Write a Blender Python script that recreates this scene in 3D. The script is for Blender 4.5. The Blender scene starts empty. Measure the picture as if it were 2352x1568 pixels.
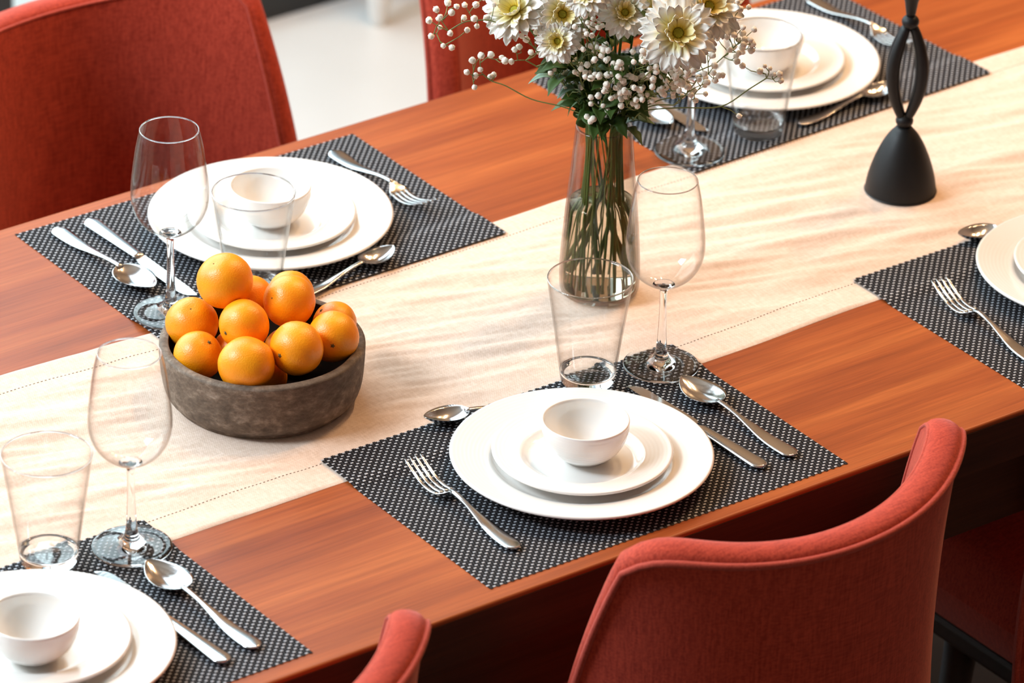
import bpy, math, random
from mathutils import Vector, Matrix, noise
from math import sin, cos, pi, sqrt, exp

scene = bpy.context.scene
COL = scene.collection
TZ = 0.75                      # height of the table top above the floor

# ------------------------------------------------------------------ camera
cam_d = bpy.data.cameras.new('camera')
cam = bpy.data.objects.new('camera', cam_d)
COL.objects.link(cam)
yaw, pitch, roll = 0.6448, 0.4980, 0.0237
fw = Vector((sin(yaw) * cos(pitch), cos(yaw) * cos(pitch), -sin(pitch)))
rt = fw.cross(Vector((0, 0, 1))).normalized()
up = rt.cross(fw)
rt2 = rt * cos(roll) + up * sin(roll)
up2 = -rt * sin(roll) + up * cos(roll)
M = Matrix((rt2, up2, -fw)).transposed().to_4x4()
M.translation = Vector((-3.0415, -3.9162, 2.8354 + TZ))
cam.matrix_world = M
cam_d.sensor_width = 36.0
cam_d.lens = 12829.95 / 2352 * 36.0
cam_d.clip_end = 60
cam_d.dof.use_dof = True
cam_d.dof.focus_distance = 5.78
cam_d.dof.aperture_fstop = 6.3
scene.camera = cam

# ------------------------------------------------------------------ world, light, exposure
world = bpy.data.worlds.new('world')
scene.world = world
world.use_nodes = True
wn = world.node_tree
wn.nodes['Background'].inputs[0].default_value = (0.72, 0.85, 1.0, 1)
wn.nodes['Background'].inputs[1].default_value = 1.0


def area(name, loc, target, sx, sy, power, color):
    l = bpy.data.lights.new(name, 'AREA')
    l.shape = 'RECTANGLE'
    l.size, l.size_y = sx, sy
    l.energy = power
    l.color = color
    o = bpy.data.objects.new(name, l)
    COL.objects.link(o)
    o.location = loc
    d = Vector(target) - Vector(loc)
    o.rotation_euler = d.to_track_quat('-Z', 'Y').to_euler()
    return o


# daylight entering by the tall window behind the table and the one in the left wall
area('daylight_back_window', (-0.75, 2.62, 2.55), (-0.75, 0.0, 1.9), 4.0, 3.1, 200, (0.80, 0.91, 1.0))
area('daylight_left_window', (-3.32, 1.55, 3.3), (0.0, 0.5, 0.9), 1.3, 1.9, 330, (0.80, 0.91, 1.0))

vs = scene.view_settings
vs.view_transform = 'Standard'
vs.look = 'None'
vs.gamma = 1.0
vs.use_curve_mapping = False
vs.exposure = 0.0
scene.cycles.transparent_max_bounces = 32
scene.cycles.max_bounces = 14
scene.cycles.transmission_bounces = 14

# ------------------------------------------------------------------ material helpers
def new_mat(name):
    m = bpy.data.materials.new(name)
    m.use_nodes = True
    nt = m.node_tree
    return m, nt, nt.nodes, nt.links, nt.nodes['Principled BSDF']


def coords(nt, scale=(1, 1, 1), kind='Object', rot=(0, 0, 0)):
    tc = nt.nodes.new('ShaderNodeTexCoord')
    mp = nt.nodes.new('ShaderNodeMapping')
    mp.inputs['Scale'].default_value = scale
    mp.inputs['Rotation'].default_value = rot
    nt.links.new(tc.outputs[kind], mp.inputs[0])
    return mp.outputs[0]


def tex_noise(nt, vec, scale, detail=3, rough=0.55):
    n = nt.nodes.new('ShaderNodeTexNoise')
    n.inputs['Scale'].default_value = scale
    n.inputs['Detail'].default_value = detail
    n.inputs['Roughness'].default_value = rough
    nt.links.new(vec, n.inputs['Vector'])
    return n.outputs['Fac']


def ramp(nt, fac, stops):
    r = nt.nodes.new('ShaderNodeValToRGB')
    els = r.color_ramp.elements
    while len(els) < len(stops):
        els.new(0.5)
    for e, (p, c) in zip(els, stops):
        e.position = p
        e.color = (*c, 1)
    nt.links.new(fac, r.inputs[0])
    return r.outputs[0]


def mix(nt, fac, a, b, mode='MIX'):
    n = nt.nodes.new('ShaderNodeMix')
    n.data_type = 'RGBA'
    n.blend_type = mode
    for s, v in ((n.inputs['Factor'], fac), (n.inputs[6], a), (n.inputs[7], b)):
        if hasattr(v, 'links'):
            nt.links.new(v, s)
        elif isinstance(v, (int, float)):
            s.default_value = v
        else:
            s.default_value = (*v, 1)
    return n.outputs[2]


def math_n(nt, op, a, b=0.0):
    n = nt.nodes.new('ShaderNodeMath')
    n.operation = op
    for s, v in ((n.inputs[0], a), (n.inputs[1], b)):
        if hasattr(v, 'links'):
            nt.links.new(v, s)
        else:
            s.default_value = v
    return n.outputs[0]


def bump(nt, bsdf, h, strength=0.3, dist=0.001):
    b = nt.nodes.new('ShaderNodeBump')
    b.inputs['Strength'].default_value = strength
    b.inputs['Distance'].default_value = dist
    nt.links.new(h, b.inputs['Height'])
    nt.links.new(b.outputs[0], bsdf.inputs['Normal'])


def simple(name, col, rough=0.5, metal=0.0, spec=0.5, coat=0.0, coat_rough=0.1):
    m, nt, N, L, b = new_mat(name)
    b.inputs['Base Color'].default_value = (*col, 1)
    b.inputs['Roughness'].default_value = rough
    b.inputs['Metallic'].default_value = metal
    b.inputs['Specular IOR Level'].default_value = spec
    b.inputs['Coat Weight'].default_value = coat
    b.inputs['Coat Roughness'].default_value = coat_rough
    return m


def wood_mat(name, stops, rough=0.42, vec_scale=(1.0, 16.0, 16.0)):
    m, nt, N, L, b = new_mat(name)
    v = coords(nt, vec_scale)
    big = tex_noise(nt, v, 1.6, 4, 0.6)
    fine = tex_noise(nt, coords(nt, (4, 190, 190)), 3.0, 3, 0.6)
    wide = tex_noise(nt, coords(nt, (1.2, 3.5, 3.5)), 1.5, 2)
    c = ramp(nt, big, stops)
    c = mix(nt, 0.35, c, ramp(nt, wide, [(0.35, stops[0][1]), (0.65, stops[-1][1])]))
    streak = tex_noise(nt, coords(nt, (2.2, 75, 75)), 1.6, 3, 0.65)
    c = mix(nt, 0.32, c, ramp(nt, streak, [(0.38, (0.60, 0.55, 0.52)), (0.56, (1, 1, 1))]), 'MULTIPLY')
    c = mix(nt, 0.75, c, ramp(nt, fine, [(0.3, (0.62, 0.6, 0.58)), (0.7, (1, 1, 1))]), 'MULTIPLY')
    L.new(c, b.inputs['Base Color'])
    b.inputs['Roughness'].default_value = rough
    b.inputs['Specular IOR Level'].default_value = 0.30
    bump(nt, b, fine, 0.12, 0.0006)
    return m


def fabric_mat(name, lo, hi, scale=420.0):
    m, nt, N, L, b = new_mat(name)
    a = tex_noise(nt, coords(nt, (0.10, 1, 1)), scale, 2)
    c = tex_noise(nt, coords(nt, (1, 1, 0.10)), scale, 2)
    s = math_n(nt, 'MULTIPLY', math_n(nt, 'ADD', a, c), 0.5)
    L.new(ramp(nt, s, [(0.36, lo), (0.62, hi)]), b.inputs['Base Color'])
    b.inputs['Roughness'].default_value = 0.85
    b.inputs['Specular IOR Level'].default_value = 0.25
    b.inputs['Sheen Weight'].default_value = 0.25
    b.inputs['Sheen Roughness'].default_value = 0.5
    b.inputs['Sheen Tint'].default_value = (1.0, 0.55, 0.5, 1)
    bump(nt, b, s, 0.35, 0.0007)
    return m


def thin_glass(name, tint, edge, rough=0.0):
    """thin wall: clear, darker along the grazing edge where the path in the glass is longer"""
    m = bpy.data.materials.new(name)
    m.use_nodes = True
    nt = m.node_tree
    for n in list(nt.nodes):
        nt.nodes.remove(n)
    out = nt.nodes.new('ShaderNodeOutputMaterial')
    lw = nt.nodes.new('ShaderNodeLayerWeight')
    lw.inputs['Blend'].default_value = 0.5
    f = lw.outputs['Facing']
    p5 = math_n(nt, 'POWER', f, 5.0)
    refl = math_n(nt, 'ADD', math_n(nt, 'MULTIPLY', p5, 0.75), 0.022)
    p4 = math_n(nt, 'POWER', f, 4.0)
    tr = nt.nodes.new('ShaderNodeBsdfTransparent')
    nt.links.new(mix(nt, p4, tint, edge), tr.inputs[0])
    gl = nt.nodes.new('ShaderNodeBsdfGlossy')
    gl.inputs['Roughness'].default_value = rough
    mx = nt.nodes.new('ShaderNodeMixShader')
    nt.links.new(refl, mx.inputs[0])
    nt.links.new(tr.outputs[0], mx.inputs[1])
    nt.links.new(gl.outputs[0], mx.inputs[2])
    nt.links.new(mx.outputs[0], out.inputs[0])
    return m


def solid_glass(name, col=(1, 1, 1), ior=1.5):
    m = bpy.data.materials.new(name)
    m.use_nodes = True
    nt = m.node_tree
    for n in list(nt.nodes):
        nt.nodes.remove(n)
    out = nt.nodes.new('ShaderNodeOutputMaterial')
    g = nt.nodes.new('ShaderNodeBsdfGlass')
    g.inputs['Color'].default_value = (*col, 1)
    g.inputs['IOR'].default_value = ior
    g.inputs['Roughness'].default_value = 0.0
    nt.links.new(g.outputs[0], out.inputs[0])
    return m


MAT = {}
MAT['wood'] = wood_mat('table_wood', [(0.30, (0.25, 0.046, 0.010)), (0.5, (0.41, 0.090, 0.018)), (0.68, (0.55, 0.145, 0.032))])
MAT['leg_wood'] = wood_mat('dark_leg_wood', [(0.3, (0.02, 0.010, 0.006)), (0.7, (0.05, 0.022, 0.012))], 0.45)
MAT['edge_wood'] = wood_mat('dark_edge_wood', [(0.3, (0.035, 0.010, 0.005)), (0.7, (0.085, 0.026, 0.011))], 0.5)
MAT['fabric'] = fabric_mat('coral_red_fabric', (0.30, 0.024, 0.010), (0.52, 0.060, 0.029))
MAT['piping'] = fabric_mat('coral_red_piping', (0.34, 0.038, 0.022), (0.52, 0.080, 0.050), 700)
MAT['porcelain'] = simple('white_porcelain', (0.84, 0.815, 0.78), 0.16, coat=0.4, coat_rough=0.05)
MAT['steel'] = simple('polished_steel', (0.60, 0.60, 0.60), 0.17, metal=1.0)
MAT['iron'] = simple('black_cast_iron', (0.008, 0.0075, 0.0075), 0.5, spec=0.3)
MAT['mat_base'] = simple('mat_base_vinyl', (0.006, 0.006, 0.008), 0.8, spec=0.1)
MAT['mat_dark'] = simple('mat_dark_strand', (0.016, 0.014, 0.016), 0.65, spec=0.2)
MAT['mat_light'] = simple('mat_glint_strand', (0.42, 0.44, 0.48), 0.38)  # sky glint of the glossy strands put into this silvery colour
MAT['stitch'] = simple('dark_stitch_thread', (0.10, 0.065, 0.04), 0.9)
MAT['glass'] = thin_glass('clear_thin_glass', (0.994, 0.994, 0.992), (0.62, 0.58, 0.54))
MAT['glass_solid'] = solid_glass('clear_solid_glass')
MAT['vase_glass'] = thin_glass('smoky_grey_glass', (0.90, 0.87, 0.83), (0.42, 0.39, 0.37))
MAT['water'] = solid_glass('water', (0.97, 0.98, 0.95), 1.33)
MAT['stem'] = simple('green_stem', (0.075, 0.125, 0.022), 0.5)
MAT['thin_stem'] = simple('pale_green_stem', (0.16, 0.20, 0.05), 0.55)
MAT['leaf'] = simple('dark_green_leaf', (0.042, 0.085, 0.013), 0.55, spec=0.3)
MAT['pale_leaf'] = simple('grey_green_leaf', (0.16, 0.26, 0.18), 0.5)
MAT['disc'] = simple('yellow_flower_disc', (0.50, 0.46, 0.05), 0.7)
MAT['black_frame'] = simple('black_window_frame', (0.012, 0.012, 0.012), 0.4)
MAT['window_glass'] = thin_glass('window_glass', (0.93, 0.97, 0.95), (0.8, 0.85, 0.83))
MAT['white_lacquer'] = simple('white_lacquer', (0.82, 0.81, 0.78), 0.3)
MAT['deck'] = simple('grey_green_decking', (0.17, 0.23, 0.21), 0.7)
MAT['wall'] = simple('warm_grey_plaster', (0.36, 0.33, 0.30), 0.9)
MAT['ceiling'] = simple('warm_white_ceiling', (0.30, 0.24, 0.19), 0.8)
MAT['dark_wall'] = simple('brown_panelling', (0.30, 0.21, 0.16), 0.7)
MAT['button'] = simple('orange_stem_scar', (0.13, 0.085, 0.022), 0.8)


def petal_mat():
    m, nt, N, L, b = new_mat('white_petal')
    tc = N.new('ShaderNodeTexCoord')
    sp = N.new('ShaderNodeSeparateXYZ')
    L.new(tc.outputs['Object'], sp.inputs[0])
    c = ramp(nt, math_n(nt, 'MULTIPLY', sp.outputs[1], 30.0), [(0.06, (0.82, 0.60, 0.07)), (0.32, (0.87, 0.78, 0.42)), (0.52, (0.90, 0.88, 0.82))])
    L.new(c, b.inputs['Base Color'])
    b.inputs['Roughness'].default_value = 0.6
    b.inputs['Transmission Weight'].default_value = 0.0
    b.inputs['Subsurface Weight'].default_value = 0.15
    b.inputs['Subsurface Radius'].default_value = (0.004, 0.003, 0.002)
    return m


MAT['petal'] = petal_mat()
MAT['blossom'] = simple('small_white_blossom', (0.86, 0.80, 0.70), 0.8)


def orange_mat():
    m, nt, N, L, b = new_mat('orange_peel')
    v = coords(nt, (1, 1, 1))
    big = tex_noise(nt, v, 30, 3)
    L.new(ramp(nt, big, [(0.3, (0.91, 0.26, 0.002)), (0.7, (0.97, 0.37, 0.005))]), b.inputs['Base Color'])
    b.inputs['Roughness'].default_value = 0.38
    vo = N.new('ShaderNodeTexVoronoi')
    vo.inputs['Scale'].default_value = 620
    L.new(v, vo.inputs['Vector'])
    bump(nt, b, vo.outputs['Distance'], 0.25, 0.0006)
    return m


MAT['orange'] = orange_mat()


def stone_mat():
    m, nt, N, L, b = new_mat('rough_brown_stone')
    v = coords(nt, (1, 1, 1.6))
    a = tex_noise(nt, v, 55, 7, 0.7)
    s = tex_noise(nt, v, 160, 4, 0.6)
    c = ramp(nt, a, [(0.34, (0.085, 0.060, 0.042)), (0.52, (0.165, 0.120, 0.086)), (0.70, (0.34, 0.27, 0.21))])
    c = mix(nt, 0.5, c, ramp(nt, s, [(0.35, (0.55, 0.5, 0.46)), (0.65, (1, 1, 1))]), 'MULTIPLY')
    L.new(c, b.inputs['Base Color'])
    b.inputs['Roughness'].default_value = 0.75
    bump(nt, b, s, 0.6, 0.0015)
    return m


MAT['stone'] = stone_mat()


def linen_mat():
    m, nt, N, L, b = new_mat('natural_linen')
    w1 = N.new('ShaderNodeTexWave')
    w1.inputs['Scale'].default_value = 165
    w1.inputs['Distortion'].default_value = 1.2
    w1.inputs['Detail'].default_value = 1
    L.new(coords(nt, (1, 1, 1), rot=(0, 0, 0.7)), w1.inputs['Vector'])
    n1 = tex_noise(nt, coords(nt, (0.2, 1, 1)), 500, 2)
    n2 = tex_noise(nt, coords(nt, (1, 0.15, 1)), 500, 2)
    s = math_n(nt, 'MULTIPLY', math_n(nt, 'ADD', n1, n2), 0.5)
    c = ramp(nt, s, [(0.35, (0.68, 0.51, 0.40)), (0.65, (0.80, 0.635, 0.53))])
    c = mix(nt, 0.10, c, ramp(nt, w1.outputs['Fac'], [(0.2, (0.72, 0.66, 0.6)), (0.8, (1, 1, 1))]), 'MULTIPLY')
    L.new(c, b.inputs['Base Color'])
    b.inputs['Roughness'].default_value = 0.95
    b.inputs['Specular IOR Level'].default_value = 0.15
    bump(nt, b, math_n(nt, 'ADD', s, math_n(nt, 'MULTIPLY', w1.outputs['Fac'], 0.3)), 0.3, 0.0005)
    return m


MAT['linen'] = linen_mat()


def floor_mat():
    m, nt, N, L, b = new_mat('pale_polished_floor')
    n = tex_noise(nt, coords(nt), 1.3, 4)
    L.new(ramp(nt, n, [(0.3, (0.66, 0.66, 0.64)), (0.7, (0.76, 0.76, 0.75))]), b.inputs['Base Color'])
    b.inputs['Roughness'].default_value = 0.35
    return m


MAT['floor'] = floor_mat()

# ------------------------------------------------------------------ mesh helpers
def make_mesh(name, verts, faces, mats, midx=None, smooth=True):
    me = bpy.data.meshes.new(name)
    me.from_pydata([tuple(v) for v in verts], [], faces)
    for m in (mats if isinstance(mats, (list, tuple)) else [mats]):
        me.materials.append(m)
    if midx:
        me.polygons.foreach_set('material_index', midx)
    if smooth:
        me.polygons.foreach_set('use_smooth', [True] * len(me.polygons))
    me.update()
    return me


def obj(name, me, parent=None, loc=None, rot=None, scale=None):
    o = bpy.data.objects.new(name, me)
    COL.objects.link(o)
    if parent:
        o.parent = parent
    if loc is not None:
        o.location = loc
    if rot is not None:
        o.rotation_euler = rot
    if scale is not None:
        o.scale = scale
    return o


def tag(o, label=None, cat=None, group=None, kind=None):
    if label:
        o['label'] = label
    if cat:
        o['category'] = cat
    if group:
        o['group'] = group
    if kind:
        o['kind'] = kind
    return o


def thing(name, label, cat, loc=(0, 0, 0), rotz=0.0, group=None):
    o = obj(name, None, loc=loc, rot=(0, 0, rotz))
    o.empty_display_size = 0.02
    return tag(o, label, cat, group)


def dup(root, loc, rotz=0.0, label=None):
    r = root.copy()
    COL.objects.link(r)
    r.location = loc
    r.rotation_euler = (0, 0, rotz)
    if label:
        r['label'] = label
    for ch in root.children:
        c = ch.copy()
        COL.objects.link(c)
        c.parent = r
        for g in ch.children:
            d = g.copy()
            COL.objects.link(d)
            d.parent = c
    return r


def lathe(profile, seg=64, mod=None):
    """profile: list of (r, z) from one axis/end to the other; closed if it starts and ends on r=0 or repeats"""
    verts, faces, rows = [], [], []
    for (r, z) in profile:
        if r < 1e-7:
            rows.append([len(verts)] * seg)
            verts.append((0, 0, z))
        else:
            row = []
            for k in range(seg):
                t = 2 * pi * k / seg
                rr = r * (mod(t, z) if mod else 1.0)
                row.append(len(verts))
                verts.append((rr * cos(t), rr * sin(t), z))
            rows.append(row)
    for a, b in zip(rows, rows[1:]):
        for k in range(seg):
            k2 = (k + 1) % seg
            f = [a[k], a[k2], b[k2], b[k]]
            g = []
            for i in f:
                if i not in g:
                    g.append(i)
            if len(g) >= 3:
                faces.append(g)
    return verts, faces


def torus(R, r, z, seg=64, n=8):
    v, f = [], []
    for k in range(seg):
        t = 2 * pi * k / seg
        for j in range(n):
            p = 2 * pi * j / n
            v.append(((R + r * cos(p)) * cos(t), (R + r * cos(p)) * sin(t), z + r * sin(p)))
    for k in range(seg):
        for j in range(n):
            f.append([k * n + j, ((k + 1) % seg) * n + j, ((k + 1) % seg) * n + (j + 1) % n, k * n + (j + 1) % n])
    return v, f


def tube(path, rad, n=8, cap=True, v0=None, f0=None):
    v = v0 if v0 is not None else []
    f = f0 if f0 is not None else []
    base = len(v)
    path = [Vector(p) for p in path]
    rads = rad if isinstance(rad, (list, tuple)) else [rad] * len(path)
    ref = None
    for i, p in enumerate(path):
        a = path[max(i - 1, 0)]
        b = path[min(i + 1, len(path) - 1)]
        d = (b - a).normalized()
        if ref is None:
            ref = Vector((0, 0, 1)) if abs(d.z) < 0.9 else Vector((1, 0, 0))
        x = d.cross(ref).normalized()
        y = x.cross(d).normalized()
        ref = y
        for j in range(n):
            t = 2 * pi * j / n
            v.append(p + (x * cos(t) + y * sin(t)) * rads[i])
    m = len(path)
    for i in range(m - 1):
        for j in range(n):
            f.append([base + i * n + j, base + i * n + (j + 1) % n, base + (i + 1) * n + (j + 1) % n, base + (i + 1) * n + j])
    if cap:
        f.append([base + j for j in reversed(range(n))])
        f.append([base + (m - 1) * n + j for j in range(n)])
    return v, f


def spline(pts, n):
    pts = [Vector(p) for p in pts]
    out = []
    m = len(pts) - 1
    for i in range(m):
        p0, p1, p2, p3 = pts[max(i - 1, 0)], pts[i], pts[i + 1], pts[min(i + 2, m)]
        for k in range(n):
            t = k / n
            out.append(0.5 * ((2 * p1) + (p2 - p0) * t + (2 * p0 - 5 * p1 + 4 * p2 - p3) * t * t + (3 * p1 - p0 - 3 * p2 + p3) * t ** 3))
    out.append(pts[-1])
    return out


def box(cx, cy, cz, sx, sy, sz, bev=0.0):
    """box, optionally with chamfered edges"""
    hx, hy, hz = sx / 2, sy / 2, sz / 2
    if bev <= 0:
        v = [(cx + a * hx, cy + b * hy, cz + c * hz) for a in (-1, 1) for b in (-1, 1) for c in (-1, 1)]
        f = [[0, 1, 3, 2], [4, 6, 7, 5], [0, 4, 5, 1], [2, 3, 7, 6], [0, 2, 6, 4], [1, 5, 7, 3]]
        return v, f
    v, f = [], []
    prof = []
    K = 4
    for j in range(K + 1):
        t = pi / 2 * j / K
        prof.append((bev * (1 - sin(t)), -hz + bev * (1 - cos(t))))      # inset, z at bottom edge going up
    prof = [(a, b) for a, b in prof]
    rings = [(bev, -hz)] + [(bev - bev * sin(pi / 2 * j / K), -hz + bev - bev * cos(pi / 2 * j / K)) for j in range(1, K + 1)]
    rings += [(a, -b) for a, b in reversed(rings)]
    C = 4
    for (ins, z) in rings:
        for (qx, qy, a0) in ((1, 1, 0), (-1, 1, pi / 2), (-1, -1, pi), (1, -1, 1.5 * pi)):
            for k in range(C + 1):
                t = a0 + pi / 2 * k / C
                r = bev - ins + 1e-5
                v.append((cx + qx * (hx - bev) + r * cos(t), cy + qy * (hy - bev) + r * sin(t), cz + z))
    n = 4 * (C + 1)
    for i in range(len(rings) - 1):
        for k in range(n):
            f.append([i * n + k, i * n + (k + 1) % n, (i + 1) * n + (k + 1) % n, (i + 1) * n + k])
    f.append([k for k in reversed(range(n))])
    f.append([(len(rings) - 1) * n + k for k in range(n)])
    return v, f


def part(name, vf, mat, parent=None, smooth=True, **kw):
    return obj(name, make_mesh(name, vf[0], vf[1], mat, smooth=smooth), parent, **kw)


def boxpart(name, b, mat, parent=None, bev=0.0):
    o = part(name, box(*b, bev), mat, parent, smooth=False)
    return o


def struct(name, b, mat, label=None):
    o = boxpart(name, b, mat)
    tag(o, label, None, None, 'structure')
    return o


# ------------------------------------------------------------------ the room
struct('floor', (-0.3, -1.2, -0.05, 8.9, 7.8, 0.1), MAT['floor'], 'pale polished floor catching bright daylight')
H = 4.8
struct('wall_left', (-3.45, -1.2, H / 2, 0.1, 7.8, H), MAT['wall'], 'plain wall on the window side')
struct('wall_right', (4.15, -1.2, H / 2, 0.1, 7.8, H), MAT['dark_wall'], 'brown panelled wall beyond the table end')
struct('wall_front', (-0.3, -5.15, H / 2, 8.9, 0.1, H), MAT['dark_wall'], 'brown panelled wall behind the viewer')
# back wall: only the pier to the right of the big window and the lintel over it
struct('wall_back', (2.75, 2.45, H / 2, 2.7, 0.1, H), MAT['wall'], 'plain wall pier beside the tall window')
struct('trim_1', (-1.65, 2.45, H - 0.2, 6.1, 0.1, 0.4), MAT['wall'], 'lintel over the tall window')
struct('ceiling', (-0.3, -1.2, H + 0.05, 8.9, 7.8, 0.1), MAT['ceiling'], 'high warm white ceiling')
# sliding window: black frame with big panes
win = obj('window_1', None, loc=(0, 2.41, 0))
tag(win, 'tall sliding window with a black frame', None, None, 'structure')
boxpart('bottom_rail', (-1.0, 0, 0.04, 4.8, 0.08, 0.08), MAT['black_frame'], win)
boxpart('top_rail', (-1.0, 0, H - 0.44, 4.8, 0.08, 0.08), MAT['black_frame'], win)
for mx_ in (-3.36, -1.15, 0.735, 1.365):
    boxpart('mullion', (mx_, 0, H / 2 - 0.2, 0.07, 0.08, H - 0.5), MAT['black_frame'], win)
for a_, b_ in ((-3.32, -1.19), (-1.11, 0.695), (0.775, 1.325)):
    boxpart('pane', ((a_ + b_) / 2, 0.0, H / 2 - 0.2, b_ - a_, 0.008, H - 0.52), MAT['window_glass'], win)
# deck outside
deck = obj('floor_deck', None, loc=(0, 0, -0.02))
tag(deck, 'grey green decking boards outside the window', None, None, 'structure')
pl = make_mesh('plank', *box(0, 0, 0, 9.0, 0.088, 0.03), MAT['deck'], smooth=False)
for k in range(18):
    obj('plank', pl, deck, loc=(0, 2.60 + 0.098 * k, 0))

# white side table by the window: only one tapered foot reaches into the picture
stl = thing('side_table', 'white lacquered side table foot on the pale floor by the window', 'side table', (1.431, 2.22, 0))
part('table_top', lathe([(0, 0.43), (0.13, 0.43), (0.145, 0.437), (0.145, 0.455), (0.135, 0.462), (0, 0.462)]), MAT['white_lacquer'], stl)
for k, (lx, ly) in enumerate(((-0.085, 0.05), (0.09, -0.02), (0.03, 0.10))):
    part('leg', tube([(lx, ly, 0.0), (lx * 0.995, ly, 0.006), (lx * 0.94, ly * 0.94, 0.20), (lx * 0.86, ly * 0.86, 0.44)], [0.010, 0.014, 0.040, 0.046], 20), MAT['white_lacquer'], stl)

added_rug = part('added_rug', box(0.3, -1.1, 0.006, 5.6, 5.0, 0.012, 0.004), simple('added_taupe_pile', (0.085, 0.062, 0.048), 0.95), smooth=False)  # invented floor cover, widened so less light bounces off the pale floor
tag(added_rug, 'dark taupe floor cover added under the dining table to cut bounced light', 'added_rug')

# ------------------------------------------------------------------ warm pendant lamps above the table, out of the picture
WARM = (1.0, 0.60, 0.30)
PEND = [((0.75, 0.35, 2.75), 'leftmost'), ((1.15, 0.72, 2.95), 'second from the left'), ((1.55, 0.38, 2.70), 'middle'), ((1.95, 0.74, 2.90), 'second from the right'), ((2.35, 0.40, 2.80), 'rightmost')]
for (lx, ly, lz), which in PEND:
    t = thing('pendant_lamp', which + ' of the bare bulb pendant lamps hanging over the table', 'pendant lamp', (lx, ly, lz), 0, 'pendant lamps over the table')
    part('cord', tube([(0, 0, 0.11), (0, 0, H - lz)], 0.003, 6), MAT['black_frame'], t)
    part('socket', lathe([(0, 0.055), (0.018, 0.055), (0.020, 0.065), (0.018, 0.105), (0.006, 0.115), (0, 0.115)], 20), MAT['black_frame'], t)
    l = bpy.data.lights.new('pendant_bulb', 'POINT')
    l.shadow_soft_size = 0.05
    l.energy = 37
    l.color = WARM
    obj('pendant_bulb', l, t)

# ------------------------------------------------------------------ dining table
YF, YB, XL, XR = -0.168, 0.775, -1.15, 1.40
tb = thing('dining_table', 'long reddish brown wooden dining table laid for a meal', 'table', (0, 0, 0))
LEG0 = 0.012
part('tabletop', box((XL + XR) / 2, (YF + YB) / 2, TZ - 0.024, XR - XL, YB - YF, 0.048, 0.003), MAT['wood'], tb, smooth=False)
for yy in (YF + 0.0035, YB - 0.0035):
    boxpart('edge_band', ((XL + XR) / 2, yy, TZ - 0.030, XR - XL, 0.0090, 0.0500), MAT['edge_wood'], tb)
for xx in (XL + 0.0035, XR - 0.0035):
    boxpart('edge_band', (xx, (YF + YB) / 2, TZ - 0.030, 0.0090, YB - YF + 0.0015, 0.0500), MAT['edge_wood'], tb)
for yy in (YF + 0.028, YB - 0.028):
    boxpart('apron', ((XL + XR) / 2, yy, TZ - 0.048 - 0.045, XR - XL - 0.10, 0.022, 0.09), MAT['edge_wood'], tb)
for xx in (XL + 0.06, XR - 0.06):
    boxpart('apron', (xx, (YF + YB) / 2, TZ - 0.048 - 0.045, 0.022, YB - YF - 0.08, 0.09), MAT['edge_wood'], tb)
for sx in (XL + 0.08, XR - 0.08):
    for sy in (YF + 0.08, YB - 0.08):
        boxpart('leg', (sx, sy, (TZ - 0.049 + LEG0) / 2, 0.08, 0.08, TZ - 0.049 - LEG0), MAT['wood'], tb, 0.006)

# ------------------------------------------------------------------ table runner
def interp(tab, x):
    if x <= tab[0][0]:
        return tab[0][1]
    for (x0, y0), (x1, y1) in zip(tab, tab[1:]):
        if x <= x1:
            t = (x - x0) / (x1 - x0)
            t = t * t * (3 - 2 * t)
            return y0 + (y1 - y0) * t
    return tab[-1][1]


def sstep(a, b, x):
    t = min(1, max(0, (x - a) / (b - a)))
    return t * t * (3 - 2 * t)


RB = [(-1.2, 0.49), (-0.395, 0.492), (-0.283, 0.486), (-0.20, 0.4815), (0.45, 0.4865), (0.86, 0.496), (0.945, 0.501), (1.03, 0.500), (1.4, 0.492)]
RF = [(-1.2, 0.118), (-0.63, 0.112), (-0.43, 0.107), (-0.23, 0.106), (0.11, 0.102), (0.246, 0.099), (0.472, 0.105), (1.4, 0.104)]
MATS = {'B': (0, 0, -0.012), 'A': (0.0091, 0.6034, pi - 0.007), 'C': (0.7148, 0.6071, pi + 0.025), 'E': (-0.6619, 0.0037, 0.0), 'D': (0.7026, 0.0012, -0.0074)}


def press(x, y):
    """0 under place mats and pieces standing on the runner, 1 in the open"""
    w = 1.0
    for (mx_, my_, _) in MATS.values():
        dx = max(0, abs(x - mx_) - 0.225)
        dy = max(0, abs(y - my_) - 0.15)
        w = min(w, sstep(0.0, 0.05, sqrt(dx * dx + dy * dy)))
    for (cx, cy, cr) in ((-0.195, 0.299, 0.095), (0.236, 0.288, 0.045), (0.662, 0.291, 0.042)):
        w = min(w, sstep(0, 0.05, sqrt((x - cx) ** 2 + (y - cy) ** 2) - cr))
    return w


def runner_z(x, y):
    a = -0.30
    u = x * cos(a) + y * sin(a)
    v = -x * sin(a) + y * cos(a)
    h = 0.0
    h += 0.0044 * noise.noise(Vector((u * 5.0, v * 34.0 + 0.6 * sin(u * 7), 3.1)))
    h += 0.0028 * noise.noise(Vector((u * 9.0, v * 70.0, 8.2)))
    h += 0.0014 * noise.noise(Vector((u * 16.0, v * 130.0, 2.2)))
    h += 0.0036 * noise.noise(Vector((u * 2.6 + 4, v * 15.0, 1.7)))
    e = min(y - interp(RF, x), interp(RB, x) - y)
    return 0.0012 + max(0.0, h + 0.0028) * (0.30 + 0.70 * sstep(0.035, 0.075, e)) * (0.07 + 0.93 * press(x, y))


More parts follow.
